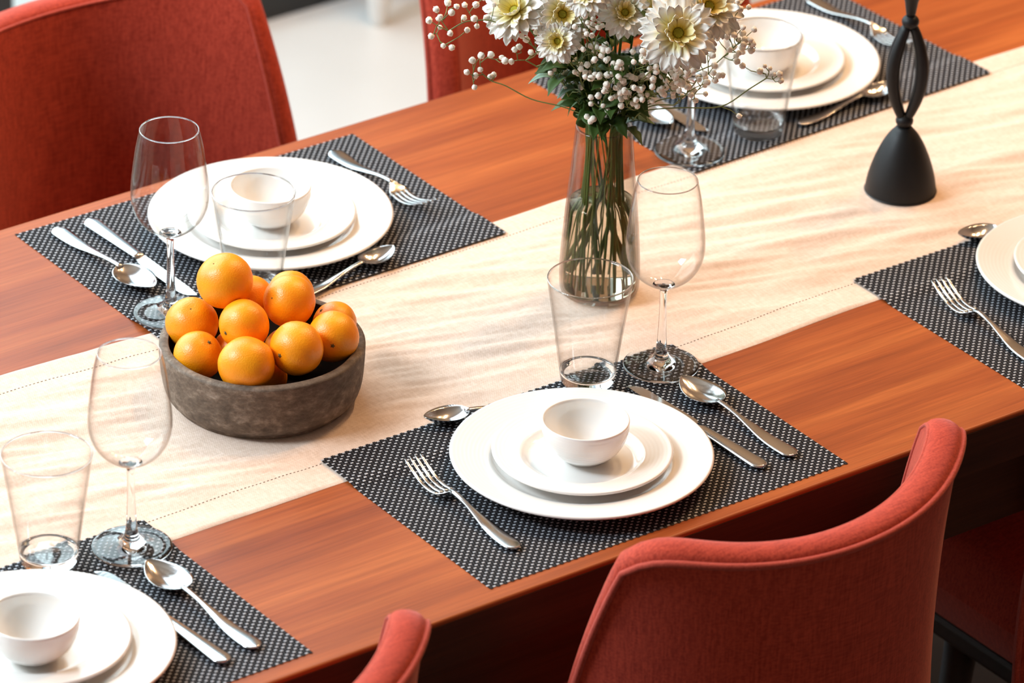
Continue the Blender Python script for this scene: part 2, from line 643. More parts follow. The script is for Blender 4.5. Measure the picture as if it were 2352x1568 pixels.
verts, faces = [], []
NX, NY = 620, 130
for i in range(NX + 1):
    x = -1.15 + 2.5 * i / NX
    y0, y1 = interp(RF, x) + 0.001 * noise.noise(Vector((x * 14, 0, 0))), interp(RB, x) + 0.0006 * noise.noise(Vector((x * 14, 5, 0)))
    for j in range(NY + 1):
        y = y0 + (y1 - y0) * j / NY
        z = runner_z(x, y)
        if j in (0, NY):
            z = 0.0002
        verts.append((x, y, z))
for i in range(NX):
    for j in range(NY):
        a = i * (NY + 1) + j
        faces.append([a, a + NY + 1, a + NY + 2, a + 1])
run = thing('table_runner', 'cream linen table runner with crinkled folds along the table', 'table runner', (0, 0, TZ))
part('cloth', (verts, faces), MAT['linen'], run)
sv, sf = [], []
for x in [(-1.15 + 0.0046 * k) for k in range(int(2.5 / 0.0046))]:
    for y in (interp(RF, x) + 0.0425, interp(RB, x) - 0.037):
        zz = runner_z(x, y) + 0.0001
        b = len(sv)
        for (dx, dy, dz) in ((-0.0011, -0.0006, 0), (0.0011, -0.0006, 0), (0.0011, 0.0006, 0), (-0.0011, 0.0006, 0), (-0.0007, 0, 0.0003), (0.0007, 0, 0.0003)):
            sv.append((x + dx, y + dy, zz + dz))
        sf += [[b, b + 1, b + 5, b + 4], [b + 1, b + 2, b + 5], [b + 2, b + 3, b + 4, b + 5], [b + 3, b, b + 4]]
tag(part('hem_stitching', (sv, sf), MAT['stitch'], run, smooth=False), None, None, None, 'stuff')

# ------------------------------------------------------------------ place mats
def mat_lift(y):
    return 0.0030 * sstep(0.080, 0.103, y)


def build_mat_meshes():
    nx, ny = 105, 70
    cw, ch = 0.45 / nx, 0.30 / ny
    # base sheet
    bv, bf = [], []
    ys = [-0.149 + 0.298 * j / 40 for j in range(41)]
    for y in ys:
        for x in (-0.2245, 0.2245):
            bv.append((x, y, mat_lift(y) + 0.0002))
    n = len(bv)
    for y in ys:
        for x in (-0.2245, 0.2245):
            bv.append((x, y, mat_lift(y) + 0.0009))
    for j in range(40):
        a = 2 * j
        bf.append([a, a + 2, a + 3, a + 1])
        bf.append([n + a, n + a + 1, n + a + 3, n + a + 2])
        bf.append([a, n + a, n + a + 2, a + 2])
        bf.append([a + 1, a + 3, n + a + 3, n + a + 1])
    bf.append([0, 1, n + 1, n])
    bf.append([80, n + 80, n + 81, 81])
    base = make_mesh('mat_sheet', bv, bf, MAT['mat_base'], smooth=False)
    v, f, mi = [], [], []
    for i in range(nx):
        for j in range(ny):
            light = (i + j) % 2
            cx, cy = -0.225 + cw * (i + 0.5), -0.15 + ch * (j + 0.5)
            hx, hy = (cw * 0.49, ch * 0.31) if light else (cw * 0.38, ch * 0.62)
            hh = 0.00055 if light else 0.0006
            b = len(v)
            z0 = mat_lift(cy) + 0.0006
            for (a, c) in ((-1, -1), (1, -1), (1, 1), (-1, 1)):
                v.append((cx + a * hx, cy + c * hy, z0))
            for (a, c) in ((-1, -1), (1, -1), (1, 1), (-1, 1)):
                v.append((cx + a * hx * 0.55, cy + c * hy * 0.55, z0 + hh))
            f += [[b, b + 1, b + 5, b + 4], [b + 1, b + 2, b + 6, b + 5], [b + 2, b + 3, b + 7, b + 6], [b + 3, b, b + 4, b + 7], [b + 4, b + 5, b + 6, b + 7]]
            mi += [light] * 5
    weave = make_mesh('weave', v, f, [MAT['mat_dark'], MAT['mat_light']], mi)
    return base, weave


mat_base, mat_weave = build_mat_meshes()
WHO = {
    'A': 'far left setting behind the oranges',
    'B': 'near middle setting before the red chair',
    'C': 'far right setting behind the flowers',
    'D': 'setting cut by the right picture edge',
    'E': 'near setting in the bottom left corner',
}
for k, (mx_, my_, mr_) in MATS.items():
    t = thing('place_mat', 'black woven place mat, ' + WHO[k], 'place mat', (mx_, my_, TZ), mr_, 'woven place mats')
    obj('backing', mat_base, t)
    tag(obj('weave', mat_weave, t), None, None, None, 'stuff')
MZ = 0.0019      # top of the mat on bare wood
MZ2 = 0.0048     # top of the mat where it lies over the runner

# ------------------------------------------------------------------ plates and bowls
def rip(r, amp, per):
    return amp * sin(2 * pi * r / per)


def plate_profile(R, rim_z, well_r, well_z, foot_r, th):
    up_, n = [], 34
    up_.append((0, well_z))
    up_.append((well_r * 0.5, well_z))
    up_.append((well_r * 0.9, well_z + 0.0004))
    up_.append((well_r, well_z + 0.0020))
    up_.append((well_r + 0.004, well_z + 0.0058))
    r0, z0 = well_r + 0.007, well_z + 0.0076
    for i in range(n + 1):
        t = i / n
        r = r0 + (R - 0.002 - r0) * t
        z = z0 + (rim_z - z0) * t + rip(r, 0.00005, 0.0042)
        up_.append((r, z))
    low = [(R, rim_z - 0.0012), (R - 0.0008, rim_z - 0.003), (R - 0.004, rim_z - th)]
    low += [(r0 + 0.003, z0 - th), (foot_r + 0.006, well_z - 0.002), (foot_r + 0.003, 0.0), (foot_r - 0.001, 0.0), (foot_r - 0.004, well_z - 0.0035), (0, well_z - 0.0035)]
    return up_ + low


dinner_me = make_mesh('dinner_plate', *lathe(plate_profile(0.1352, 0.0205, 0.088, 0.0058, 0.078, 0.0042), 96), MAT['porcelain'])
side_me = make_mesh('side_plate', *lathe(plate_profile(0.0928, 0.0180, 0.057, 0.0058, 0.052, 0.0038), 80), MAT['porcelain'])


def bowl_profile():
    R, h = 0.0452, 0.0460
    p = [(0, 0.0055)]
    for i in range(1, 15):
        t = i / 14 * pi / 2
        p.append(((R - 0.0030) * sin(t) ** 1.0, 0.0055 + (h - 0.0065) * (1 - cos(t)) ** 0.9))
    p += [(R - 0.0022, h - 0.0004), (R - 0.0010, h), (R - 0.0002, h - 0.0007)]
    n = 40
    for i in range(n + 1):
        t = pi / 2 * (1 - i / n)
        r = 0.0205 + (R - 0.0205) * sin(t) ** 1.15
        z = 0.0040 + (h - 0.0055) * (1 - cos(t))
        p.append((r + (rip(z, 0.00028, 0.0034) if 0.014 < z < 0.040 else 0), z))
    p += [(0.0200, 0.0), (0.0180, 0.0), (0.0170, 0.0022), (0, 0.0022)]
    return p


bowl_me = make_mesh('small_bowl', *lathe(bowl_profile(), 72), MAT['porcelain'])
PL = {'B': (-0.011, -0.009), 'A': (0.0255, 0.609), 'C': (0.722, 0.612), 'D': (0.705, 0.005), 'E': (-0.664, -0.008)}
PO = {'B': ((0, -0.001), (0.002, -0.002)), 'A': ((-0.001, -0.004), (-0.006, -0.008)), 'C': ((0.0, -0.002), (-0.008, -0.010)), 'D': ((0.0, 0.002), (0.0, 0.0)), 'E': ((0.002, 0.004), (-0.010, -0.012))}
for k, (px, py) in PL.items():
    tag(obj('dinner_plate', dinner_me, loc=(px, py, TZ + MZ)), 'large white dinner plate, ' + WHO[k], 'plate', 'large white dinner plates')
    (sx, sy), (bx_, by_) = PO[k]
    tag(obj('side_plate', side_me, loc=(px + sx, py + sy, TZ + MZ + 0.0065)), 'smaller white plate under the bowl, ' + WHO[k], 'plate', 'smaller white plates')
    tag(obj('small_bowl', bowl_me, loc=(px + bx_, py + by_, TZ + MZ + 0.0126)), 'small white ribbed bowl, ' + WHO[k], 'bowl', 'small white bowls')

# ------------------------------------------------------------------ cutlery
def loft(stations, na=9, cap=True):
    """stations: (y, half width, z of the edge, dish depth, thickness)"""
    v, f = [], []
    n = 2 * na
    for (y, hw, z, dish, th) in stations:
        for i in range(na):
            u = -1 + 2 * i / (na - 1)
            c = 1 - u * u
            v.append((u * hw, y, z - dish * c + (0.35 * th * c if dish < 1e-5 else 0)))
        for i in reversed(range(na)):
            u = -1 + 2 * i / (na - 1)
            c = 1 - u * u
            v.append((u * hw * 0.985, y, z - dish * c - th * (0.35 + 0.65 * c)))
    for s in range(len(stations) - 1):
        for i in range(n):
            f.append([s * n + i, s * n + (i + 1) % n, (s + 1) * n + (i + 1) % n, (s + 1) * n + i])
    if cap:
        f.append([i for i in reversed(range(n))])
        m = (len(stations) - 1) * n
        f.append([m + i for i in range(n)])
    return v, f


def handle_stations(L, w_end, w_neck, z_end, z_neck, th):
    st = []
    for i in range(7):
        t = pi / 2 * i / 6
        st.append((0.011 * (1 - cos(t)), max(0.0006, w_end * sin(t)), z_end, 0, th))
    n = 18
    for i in range(1, n + 1):
        t = i / n
        s = t * t * (3 - 2 * t)
        hw = w_end + (w_neck - w_end) * min(1, s * 1.25 if s < 0.8 else 1.0)
        zz = z_end - 0.0008 * sin(pi * min(1, t * 2)) + (z_neck - z_end) * sstep(0.25, 1.0, t)
        st.append((0.011 + (L - 0.011) * t, hw, zz, 0, th + 0.0008 * s))
    return st


def make_spoon(L, bl, bw, name, label, group):
    t = thing(name, label, 'spoon', group=group)
    hl = L - bl
    part('handle', loft(handle_stations(hl + 0.004, 0.0098 * L / 0.186, 0.0030, 0.0040, 0.0105, 0.0022)), MAT['steel'], t)
    st = []
    n = 26
    for i in range(n + 1):
        q = i / n
        y = hl + bl * (1 - cos(pi * q)) / 2
        s = (y - hl) / bl
        hw = bw * max(0.02, (sin(pi * min(1, s ** 0.78)) ** 0.62)) if 0 < s < 1 else 0.0008
        hw = max(hw, 0.0029 * (1 - min(1, s * 6)))
        ed = 0.0105 - 0.0012 * sin(pi * s) + 0.001 * s
        st.append((y, hw, ed, 0.0088 * sin(pi * min(1, max(0, s)) ** 0.9) ** 0.75 + 1e-4, 0.0012))
    part('spoon_bowl', loft(st, 15), MAT['steel'], t)
    return t


def make_fork(L, name, label, group):
    t = thing(name, label, 'fork', group=group)
    hl = L * 0.62
    part('handle', loft(handle_stations(hl, 0.0098, 0.0030, 0.0040, 0.0135, 0.0022)), MAT['steel'], t)
    st = []
    n = 14
    root = L * 0.705

    def fz(y):
        s = (y - hl) / (L - hl)
        return 0.0130 - 0.0098 * sin(pi * min(1, s * 1.02) ** 0.85) + 0.0060 * s * s
    for i in range(n + 1):
        q = i / n
        y = hl - 0.004 + (root - hl + 0.004) * q
        hw = 0.0030 + 0.0092 * sstep(0.1, 0.85, q)
        st.append((y, hw, fz(max(y, hl)), 0.0012 * q, 0.0020))
    part('fork_head', loft(st, 13), MAT['steel'], t)
    for k in range(4):
        x0 = -0.0092 + 0.00613 * k
        tv, tf = [], []
        m = 12
        for i in range(m + 1):
            q = i / m
            y = root - 0.003 + (L - root + 0.003) * q
            x = x0 * (1.0 + 0.04 * q)
            hw = 0.0020 * (1 - 0.45 * q ** 2)
            th = 0.0018 * (1 - 0.5 * q)
            z = fz(y)
            for (a, c) in ((-1, 0.6), (-0.6, 1), (0.6, 1), (1, 0.6), (1, -0.6), (0.6, -1), (-0.6, -1), (-1, -0.6)):
                tv.append((x + a * hw, y, z - 0.001 + c * th / 2))
        for i in range(m):
            for j in range(8):
                tf.append([i * 8 + j, i * 8 + (j + 1) % 8, (i + 1) * 8 + (j + 1) % 8, (i + 1) * 8 + j])
        tf.append([j for j in reversed(range(8))])
        tf.append([m * 8 + j for j in range(8)])
        part('tine', (tv, tf), MAT['steel'], t)
    return t


def make_knife(L, name, label, group):
    t = thing(name, label, 'knife', group=group)
    hl = L * 0.50
    st = []
    for i in range(7):
        a = pi / 2 * i / 6
        st.append((0.010 * (1 - cos(a)), max(0.0006, 0.0100 * sin(a)), 0.0042, 0, 0.0036))
    for i in range(1, 13):
        q = i / 12
        st.append((0.010 + (hl - 0.010) * q, 0.0100 - 0.0040 * q, 0.0042 + 0.0006 * q, 0, 0.0036))
    part('handle', loft(st), MAT['steel'], t)
    bv, bf = [], []
    n = 20
    for i in range(n + 1):
        q = i / n
        y = hl - 0.002 + (L - hl + 0.002) * q
        left = -0.0058
        right = 0.0060 + 0.0028 * sstep(0.03, 0.12, q)
        if q > 0.80:
            s = (q - 0.80) / 0.20
            right = -0.004 + (right + 0.004) * sqrt(max(0.0, 1 - s * s))
            left = left + 0.0016 * s * s
        z = 0.0042
        for (x, zz) in ((left, z + 0.0004), (right, z - 0.0006), (right, z - 0.0012), (left, z - 0.0018)):
            bv.append((x, y, zz))
    for i in range(n):
        for j in range(4):
            bf.append([i * 4 + j, i * 4 + (j + 1) % 4, (i + 1) * 4 + (j + 1) % 4, (i + 1) * 4 + j])
    bf.append([3, 2, 1, 0])
    bf.append([n * 4 + j for j in range(4)])
    part('blade', (bv, bf), MAT['steel'], t, smooth=False)
    return t


def lay(proto, first, end, tip, z, label):
    rz = math.atan2(tip[1] - end[1], tip[0] - end[0]) - pi / 2
    loc = (end[0], end[1], TZ + z)
    if first:
        proto.location = loc
        proto.rotation_euler = (0, 0, rz)
        proto['label'] = label
        return proto
    return dup(proto, loc, rz, label)


FORKS = {'B': ((-0.163, -0.105), (-0.1575, 0.08)), 'A': ((0.184, 0.721), (0.188, 0.54)), 'C': ((0.892, 0.739), (0.898, 0.56)), 'D': ((0.520, -0.108), (0.538, 0.08))}
KNIVES = {'B': ((0.142, -0.116), (0.132, 0.098)), 'A': ((-0.134, 0.732), (-0.136, 0.518)), 'C': ((0.572, 0.738), (0.566, 0.526)), 'E': ((-0.519, -0.120), (-0.530, 0.088))}
SPOONS = {'B': ((0.182, -0.115), (0.1815, 0.07)), 'A': ((-0.175, 0.735), (-0.168, 0.557)), 'C': ((0.535, 0.738), (0.538, 0.551)), 'E': ((-0.481, -0.115), (-0.484, 0.07))}
TEAS = {'B': ((0.050, 0.114), (-0.088, 0.147)), 'A': ((-0.050, 0.4495), (0.100, 0.477)), 'C': ((0.664, 0.475), (0.806, 0.488)), 'D': ((0.775, 0.120), (0.645, 0.149)), 'E': ((-0.602, 0.130), (-0.745, 0.150))}
fork0 = make_fork(0.187, 'fork', '', 'dinner forks')
knife0 = make_knife(0.214, 'table_knife', '', 'table knives')
spoon0 = make_spoon(0.187, 0.064, 0.0212, 'tablespoon', '', 'tablespoons')
tea0 = make_spoon(0.150, 0.050, 0.0165, 'teaspoon', '', 'teaspoons')
for i, (k, (e, t_)) in enumerate(FORKS.items()):
    lay(fork0, i == 0, e, t_, MZ, 'polished steel fork beside the plates, ' + WHO[k])
for i, (k, (e, t_)) in enumerate(KNIVES.items()):
    lay(knife0, i == 0, e, t_, MZ, 'steel table knife beside the plates, ' + WHO[k])
for i, (k, (e, t_)) in enumerate(SPOONS.items()):
    lay(spoon0, i == 0, e, t_, MZ, 'large steel spoon beside the knife, ' + WHO[k])
for i, (k, (e, t_)) in enumerate(TEAS.items()):
    lay(tea0, i == 0, e, t_, MZ2, 'small teaspoon lying above the plates, ' + WHO[k])

# ------------------------------------------------------------------ glasses
def wine_bowl_profile():
    out = [(0.0118, 0.0972), (0.0185, 0.1006), (0.0280, 0.1080), (0.0350, 0.1170), (0.0395, 0.1275), (0.0414, 0.1380), (0.0416, 0.1480), (0.0406, 0.1620), (0.0386, 0.1790), (0.0360, 0.1980), (0.0334, 0.2110), (0.0314, 0.2190)]
    o2 = [(p.x, p.y) for p in spline([(a, b, 0) for a, b in out], 4)]
    i2 = [(r - 0.0010, z) for r, z in o2]
    return o2 + list(reversed(i2)) + [o2[0]]


def make_wine():
    t = thing('wine_glass', '', 'wine glass', group='stemmed wine glasses')
    part('bowl', lathe(wine_bowl_profile(), 80), MAT['glass'], t)
    part('rim', torus(0.0310, 0.0007, 0.2190, 80, 8), MAT['glass_solid'], t)
    stem = [(0, 0.0006), (0.034, 0.0006), (0.0388, 0.0004), (0.0402, 0.0011), (0.0404, 0.0020), (0.0395, 0.0028), (0.0300, 0.0036), (0.0200, 0.0052), (0.0130, 0.0080), (0.0085, 0.0130), (0.0062, 0.0210), (0.0050, 0.0330), (0.0042, 0.0500), (0.0038, 0.0700), (0.0039, 0.0860), (0.0048, 0.0920), (0.0070, 0.0948), (0.0100, 0.0962), (0.0118, 0.0972), (0.0112, 0.0979), (0.0080, 0.0978), (0.0040, 0.0976), (0, 0.0975)]
    sp = [(max(0, p.x), p.y) for p in spline([(a, b, 0) for a, b in stem[5:-4]], 4)]
    part('stem_and_foot', lathe(stem[:5] + sp + stem[-4:], 64), MAT['glass_solid'], t)
    return t


def make_tumbler():
    t = thing('tumbler', '', 'tumbler', group='clear water tumblers')
    H_ = 0.1215
    r0, r1 = 0.0282, 0.0452
    zb = 0.0135

    def rr(z):
        return r0 + (r1 - r0) * (z / H_) ** 1.05
    wall = [(rr(zb + (H_ - zb) * i / 20), zb + (H_ - zb) * i / 20) for i in range(21)]
    inner = [(r - 0.0013, z) for r, z in reversed(wall)]
    loop = wall + inner + [wall[0]]
    part('wall', lathe(loop, 72), MAT['glass'], t)
    part('rim', torus(r1 - 0.0006, 0.0008, H_, 80, 8), MAT['glass_solid'], t)
    base = [(0, 0.0012), (0.018, 0.0010), (0.0255, 0.0002), (0.0272, 0.0006), (rr(0.003) - 0.0001, 0.0030), (rr(0.010), 0.010), (rr(zb), zb - 0.0001), (rr(zb) - 0.0014, zb), (rr(zb) - 0.0032, zb - 0.0022), (rr(zb) - 0.0075, zb - 0.0036), (0.012, zb - 0.0043), (0, zb - 0.0045)]
    part('thick_base', lathe(base, 64), MAT['glass_solid'], t)
    return t


wine0 = make_wine()
WINE = {'B': (0.1856, 0.1132), 'E': (-0.4773, 0.1120), 'A': (-0.1775, 0.4990), 'C': (0.520, 0.494)}
for i, (k, (x, y)) in enumerate(WINE.items()):
    lab = 'clear stemmed wine glass of the ' + WHO[k]
    if i == 0:
        wine0.location = (x, y, TZ + MZ2)
        wine0['label'] = lab
    else:
        dup(wine0, (x, y, TZ + MZ2), 0, lab)
tum0 = make_tumbler()
TUM = {'B': (0.102, 0.131), 'E': (-0.559, 0.136), 'A': (-0.078, 0.489), 'C': (0.619, 0.493)}
for i, (k, (x, y)) in enumerate(TUM.items()):
    lab = 'clear tapered water tumbler of the ' + WHO[k]
    if i == 0:
        tum0.location = (x, y, TZ + MZ2)
        tum0['label'] = lab
    else:
        dup(tum0, (x, y, TZ + MZ2), 0, lab)

# ------------------------------------------------------------------ stone bowl with oranges
RZ = 0.0028
SBX, SBY = -0.195, 0.299
stone_prof = [(0, 0), (0.084, 0), (0.093, 0.003), (0.1005, 0.011), (0.1045, 0.024), (0.1062, 0.044), (0.1070, 0.060), (0.1066, 0.0645), (0.1035, 0.0662), (0.0985, 0.0660), (0.0968, 0.0635), (0.0950, 0.046), (0.0900, 0.026), (0.082, 0.016), (0.06, 0.012), (0, 0.0115)]
sp = [(max(0, p.x), p.y) for p in spline([(a, b, 0) for a, b in stone_prof], 3)]
sp[0] = (0, 0)
sp[-1] = (0, 0.0115)
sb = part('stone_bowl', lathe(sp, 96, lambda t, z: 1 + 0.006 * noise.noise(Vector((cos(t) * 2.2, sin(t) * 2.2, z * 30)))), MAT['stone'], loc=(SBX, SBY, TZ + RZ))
sb.data.materials.append(simple('shaded_bowl_interior', (0.022, 0.014, 0.009), 0.9, spec=0.1))  # shade inside the bowl, put into the colour of the inner faces
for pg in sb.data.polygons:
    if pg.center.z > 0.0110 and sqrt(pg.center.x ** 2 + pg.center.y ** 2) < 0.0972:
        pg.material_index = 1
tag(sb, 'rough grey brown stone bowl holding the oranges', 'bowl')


def orange_mesh(seed):
    random.seed(seed)
    v, f = [], []
    nu, nv = 40, 24
    off = Vector((seed * 3.1, 0, 0))
    for i in range(nv + 1):
        th = pi * i / nv
        for k in range(nu):
            ph = 2 * pi * k / nu
            d = Vector((sin(th) * cos(ph), sin(th) * sin(ph), cos(th)))
            r = 1 + 0.022 * noise.noise(d * 1.6 + off)
            r *= 1 - 0.05 * exp(-(th / 0.22) ** 2)
            v.append((d.x * r, d.y * r, d.z * r * 0.955))
    for i in range(nv):
        for k in range(nu):
            f.append([i * nu + k, (i + 1) * nu + k, (i + 1) * nu + (k + 1) % nu, i * nu + (k + 1) % nu])
    return v, f


ORG = [
    ('topmost orange of the pile, with a pale sheen', (-0.2168, 0.3359, 0.1254), 0.03, (-0.5, 0.02, 0.87)),
    ('orange right of the topmost one, upper layer', (-0.1606, 0.3002, 0.1004), 0.0282, (-0.9, -0.06, 0.43)),
    ('orange half hidden behind the upper right orange', (-0.1276, 0.3452, 0.0788), 0.0254, (0.18, -0.7, 0.69)),
    ('leftmost orange of the pile above the bowl rim', (-0.2426, 0.3593, 0.0726), 0.0282, (-0.27, -0.34, 0.9)),
    ('orange in the middle of the pile under the topmost', (-0.2227, 0.2916, 0.0949), 0.0272, (-0.99, -0.09, -0.05)),
    ('orange lying lowest at the left inside the bowl', (-0.2648, 0.3136, 0.062), 0.0263, (0.23, -0.53, 0.82)),
    ('front orange lowest in the middle of the bowl', (-0.2489, 0.248, 0.0763), 0.03, (-0.62, -0.66, -0.43)),
    ('orange right of the front one, dark stem scar', (-0.1957, 0.2351, 0.0846), 0.0286, (-0.97, -0.22, 0.07)),
    ('rightmost orange with a pale stem scar facing out', (-0.1439, 0.2439, 0.0786), 0.0272, (-0.59, -0.8, 0.1)),
    ('orange peeping out behind the rightmost one', (-0.116, 0.2819, 0.0689), 0.0238, (-0.59, 0.29, 0.75)),
    ('orange mostly hidden behind the topmost one', (-0.1753, 0.351, 0.0849), 0.0254, (-0.53, -0.7, 0.48)),
    ('orange buried at the bottom right under the pile', (-0.1595, 0.3043, 0.0393), 0.0265, (0, 0.3, 0.9)),
    ('orange buried at the bottom front under the pile', (-0.2125, 0.2733, 0.0408), 0.0265, (0.3, 0, 0.9)),
    ('orange buried at the bottom back under the pile', (-0.2055, 0.3297, 0.0413), 0.0265, (0, -0.3, 0.9)),
]
scar = lathe([(0, -0.0008), (0.0026, -0.0006), (0.0022, 0.0003), (0.0011, 0.0003), (0.0009, 0.0009), (0, 0.0010)], 20, lambda t, z: 0.72 + 0.28 * cos(5 * t))
scar_me = make_mesh('stem_scar', *scar, MAT['button'])
for i, (lab, p, r, d) in enumerate(ORG):
    t = thing('orange', lab, 'orange', (p[0], p[1], p[2] + TZ + RZ), 0, 'oranges in the stone bowl')
    t.rotation_euler = Vector(d).to_track_quat('Z', 'Y').to_euler()
    v, f = orange_mesh(i + 1)
    r *= 0.985
    part('peel', ([(a * r, b * r, c * r) for a, b, c in v], f), MAT['orange'], t)
    q_ = 1.15 if i in (4, 5, 6, 7, 8, 9) else 0.45
    obj('stem_scar', scar_me, t, loc=(0, 0, r * 0.955 * 0.952), scale=(q_, q_, q_))

# ------------------------------------------------------------------ candle holder
CX, CY = 0.662, 0.291
ch = thing('candle_holder', 'black cast iron candle holder with an open twisted stem', 'candle holder', (CX, CY, TZ + RZ), 0.0)
bell = [(0, 0), (0.0375, 0), (0.0395, 0.0015), (0.0397, 0.004), (0.0380, 0.015), (0.0350, 0.027), (0.0300, 0.042), (0.0235, 0.057), (0.0165, 0.069), (0.0105, 0.076), (0.0080, 0.0785), (0, 0.079)]
part('bell_base', lathe([(max(0, p.x), p.y) for p in spline([(a, b, 0) for a, b in bell], 3)], 64), MAT['iron'], ch)


def knob(z, r, name='knob'):
    part(name, lathe([(0, z - r * 0.85)] + [(r * cos(a), z + r * 0.85 * sin(a)) for a in [(-pi / 2 + pi * k / 12) for k in range(1, 12)]] + [(0, z + r * 0.85)], 32), MAT['iron'], ch)


knob(0.0860, 0.0100)
knob(0.2075, 0.0098)
ang0 = math.atan2(rt.y, rt.x)
for k, off in enumerate((0.36, pi - 0.36, pi + 0.36, -0.36)):
    path, rads = [], []
    for i in range(25):
        q = i / 24
        z = 0.090 + 0.112 * q
        b = 0.0035 + 0.0138 * sin(pi * q) ** 0.9
        a = ang0 + off + 0.22 * (q - 0.5)
        path.append((b * cos(a), b * sin(a), z))
        rads.append(0.0048 + 0.0026 * sin(pi * q))
    part('stem_arm', tube(path, rads, 12), MAT['iron'], ch)
cup = [(0, 0.214), (0.0050, 0.2145), (0.0056, 0.219), (0.0076, 0.232), (0.0120, 0.246), (0.0190, 0.256), (0.0200, 0.258), (0.0190, 0.260), (0.0125, 0.2595), (0.0118, 0.244), (0, 0.243)]
part('candle_cup', lathe(cup, 40), MAT['iron'], ch)

# ------------------------------------------------------------------ chairs
def shell_point(u, v):
    """mid surface of the backrest; u across -1..1, v up 0..1"""
    top = 1 - 0.044 * (1 - abs(u) ** 2.2) - 0.055 * abs(u) ** 14
    vv = v * top
    z = 0.336 + 0.499 * vv
    hw = 0.255 - 0.050 * vv
    w = abs(u)
    th = 0.95 * u
    x = hw * sin(th) / sin(0.95)
    dep = 0.095 + 0.201 * (1 - vv) - 0.1656 * (1 - vv) ** 2
    y = -0.228 + dep * (1 - cos(th)) / (1 - cos(0.95)) + 0.018 * (1 - vv)
    return Vector((x, y, z))


def shell_normal(u, v):
    e = 1e-3
    a = shell_point(u + e, v) - shell_point(u - e, v)
    b = shell_point(u, v + e) - shell_point(u, v - e)
    return a.cross(b).normalized()         # points to the outside (-y)


def make_chair():
    t = thing('dining_chair', '', 'chair', group='coral red dining chairs')
    NU, NV, T = 44, 30, 0.036
    verts, faces = [], []

    def sheet(s):
        base = len(verts)
        for j in range(NV + 1):
            for i in range(NU + 1):
                u, v = -1 + 2 * i / NU, j / NV
                edge = min(1 - abs(u), 1 - v)
                puff = 0.0 if s > 0 else 0.006 * (1 - exp(-edge / 0.15))
                verts.append(shell_point(u, v) + shell_normal(u, v) * (s * T / 2) - shell_normal(u, v) * puff)
        for j in range(NV):
            for i in range(NU):
                a = base + j * (NU + 1) + i
                q = [a, a + 1, a + NU + 2, a + NU + 1]
                faces.append(q if s > 0 else q[::-1])
        return base
    sheet(1)
    sheet(-1)
    # rounded band round the edge: up the left side, over the top, down the right
    bp = [(-1, j / NV) for j in range(NV)] + [(-1 + 2 * i / NU, 1) for i in range(NU)] + [(1, 1 - j / NV) for j in range(NV + 1)]
    path = [shell_point(u, v) for u, v in bp]
    nb = 8
    base = len(verts)
    outer, inner = [], []
    for i, (u, v) in enumerate(bp):
        tan = (path[min(i + 1, len(path) - 1)] - path[max(i - 1, 0)]).normalized()
        n = shell_normal(u, v)
        d = n.cross(tan).normalized()
        c = shell_point(0, 0.5)
        if d.dot(path[i] - c) < 0:
            d = -d
        for k in range(nb + 1):
            a = pi * k / nb
            verts.append(path[i] + n * (T / 2 * cos(a)) + d * (0.013 * sin(a) ** 0.8))
        outer.append(path[i] + n * (T / 2 + 0.0008) + d * 0.0035)
        inner.append(path[i] - n * (T / 2 - 0.001) + d * 0.004)
    for i in range(len(bp) - 1):
        for k in range(nb):
            a = base + i * (nb + 1) + k
            faces.append([a, a + 1, a + nb + 2, a + nb + 1])
    part('backrest', (verts, faces), MAT['fabric'], t)
    part('piping', tube(outer, 0.0036, 8), MAT['piping'], t)
    part('piping', tube(inner, 0.0022, 8), MAT['piping'], t)
    # seat: crowned cushion with rounded front
    sv, sf = [], []
    n1, n2 = 28, 28
    for s in (1, -1):
        for i in range(n1 + 1):
            for j in range(n2 + 1):
                a, b = -1 + 2 * i / n1, -1 + 2 * j / n2
                # squircle mapping
                x = 0.200 * a * (1 - 0.06 * max(0, -b))
                y = 0.022 + 0.198 * b
                e = (1 - abs(a) ** 10) * (1 - abs(b) ** 10)
                e = max(0, e) ** 0.35
                z = 0.400 + s * (0.060 * e) + (0.012 * (1 - a * a) * (1 - b * b) if s > 0 else 0)
                sv.append((x, y, z))
    m = (n1 + 1) * (n2 + 1)
    for s in range(2):
        for i in range(n1):
            for j in range(n2):
                a = s * m + i * (n2 + 1) + j
                q = [a, a + n2 + 1, a + n2 + 2, a + 1]
                sf.append(q if s == 0 else q[::-1])
    part('seat', (sv, sf), MAT['fabric'], t)
    part('seat_frame', box(0, 0.0, 0.330, 0.36, 0.36, 0.03, 0.008), MAT['leg_wood'], t, smooth=False)
    for sx in (-1, 1):
        for sy in (-1, 1):
            part('leg', tube([(sx * 0.150, 0.01 + sy * 0.17, 0.0), (sx * 0.135, 0.005 + sy * 0.15, 0.325)], [0.012, 0.021], 12), MAT['leg_wood'], t)
    return t


chair0 = make_chair()
CHAIRS = [
    ((0.041, -0.142), 0.07, 'coral red chair at the near side, back turned, in front of the middle setting'),
    ((-0.616, -0.138), 0.06, 'coral red chair cut by the bottom edge, only its back corner showing'),
    ((0.722, -0.104), 0.0, 'coral red chair in shadow at the lower right, only its seat showing'),
    ((0.040, 0.860), pi, 'coral red chair at the far left, behind the oranges setting'),
    ((0.676, 0.795), pi, 'coral red chair at the far side behind the flowers'),
]
for i, ((x, y), rz, lab) in enumerate(CHAIRS):
    if i == 0:
        chair0.location = (x, y, 0.0125)
        chair0.rotation_euler = (0, 0, rz)
        chair0['label'] = lab
    else:
        dup(chair0, (x, y, 0.0125), rz, lab)

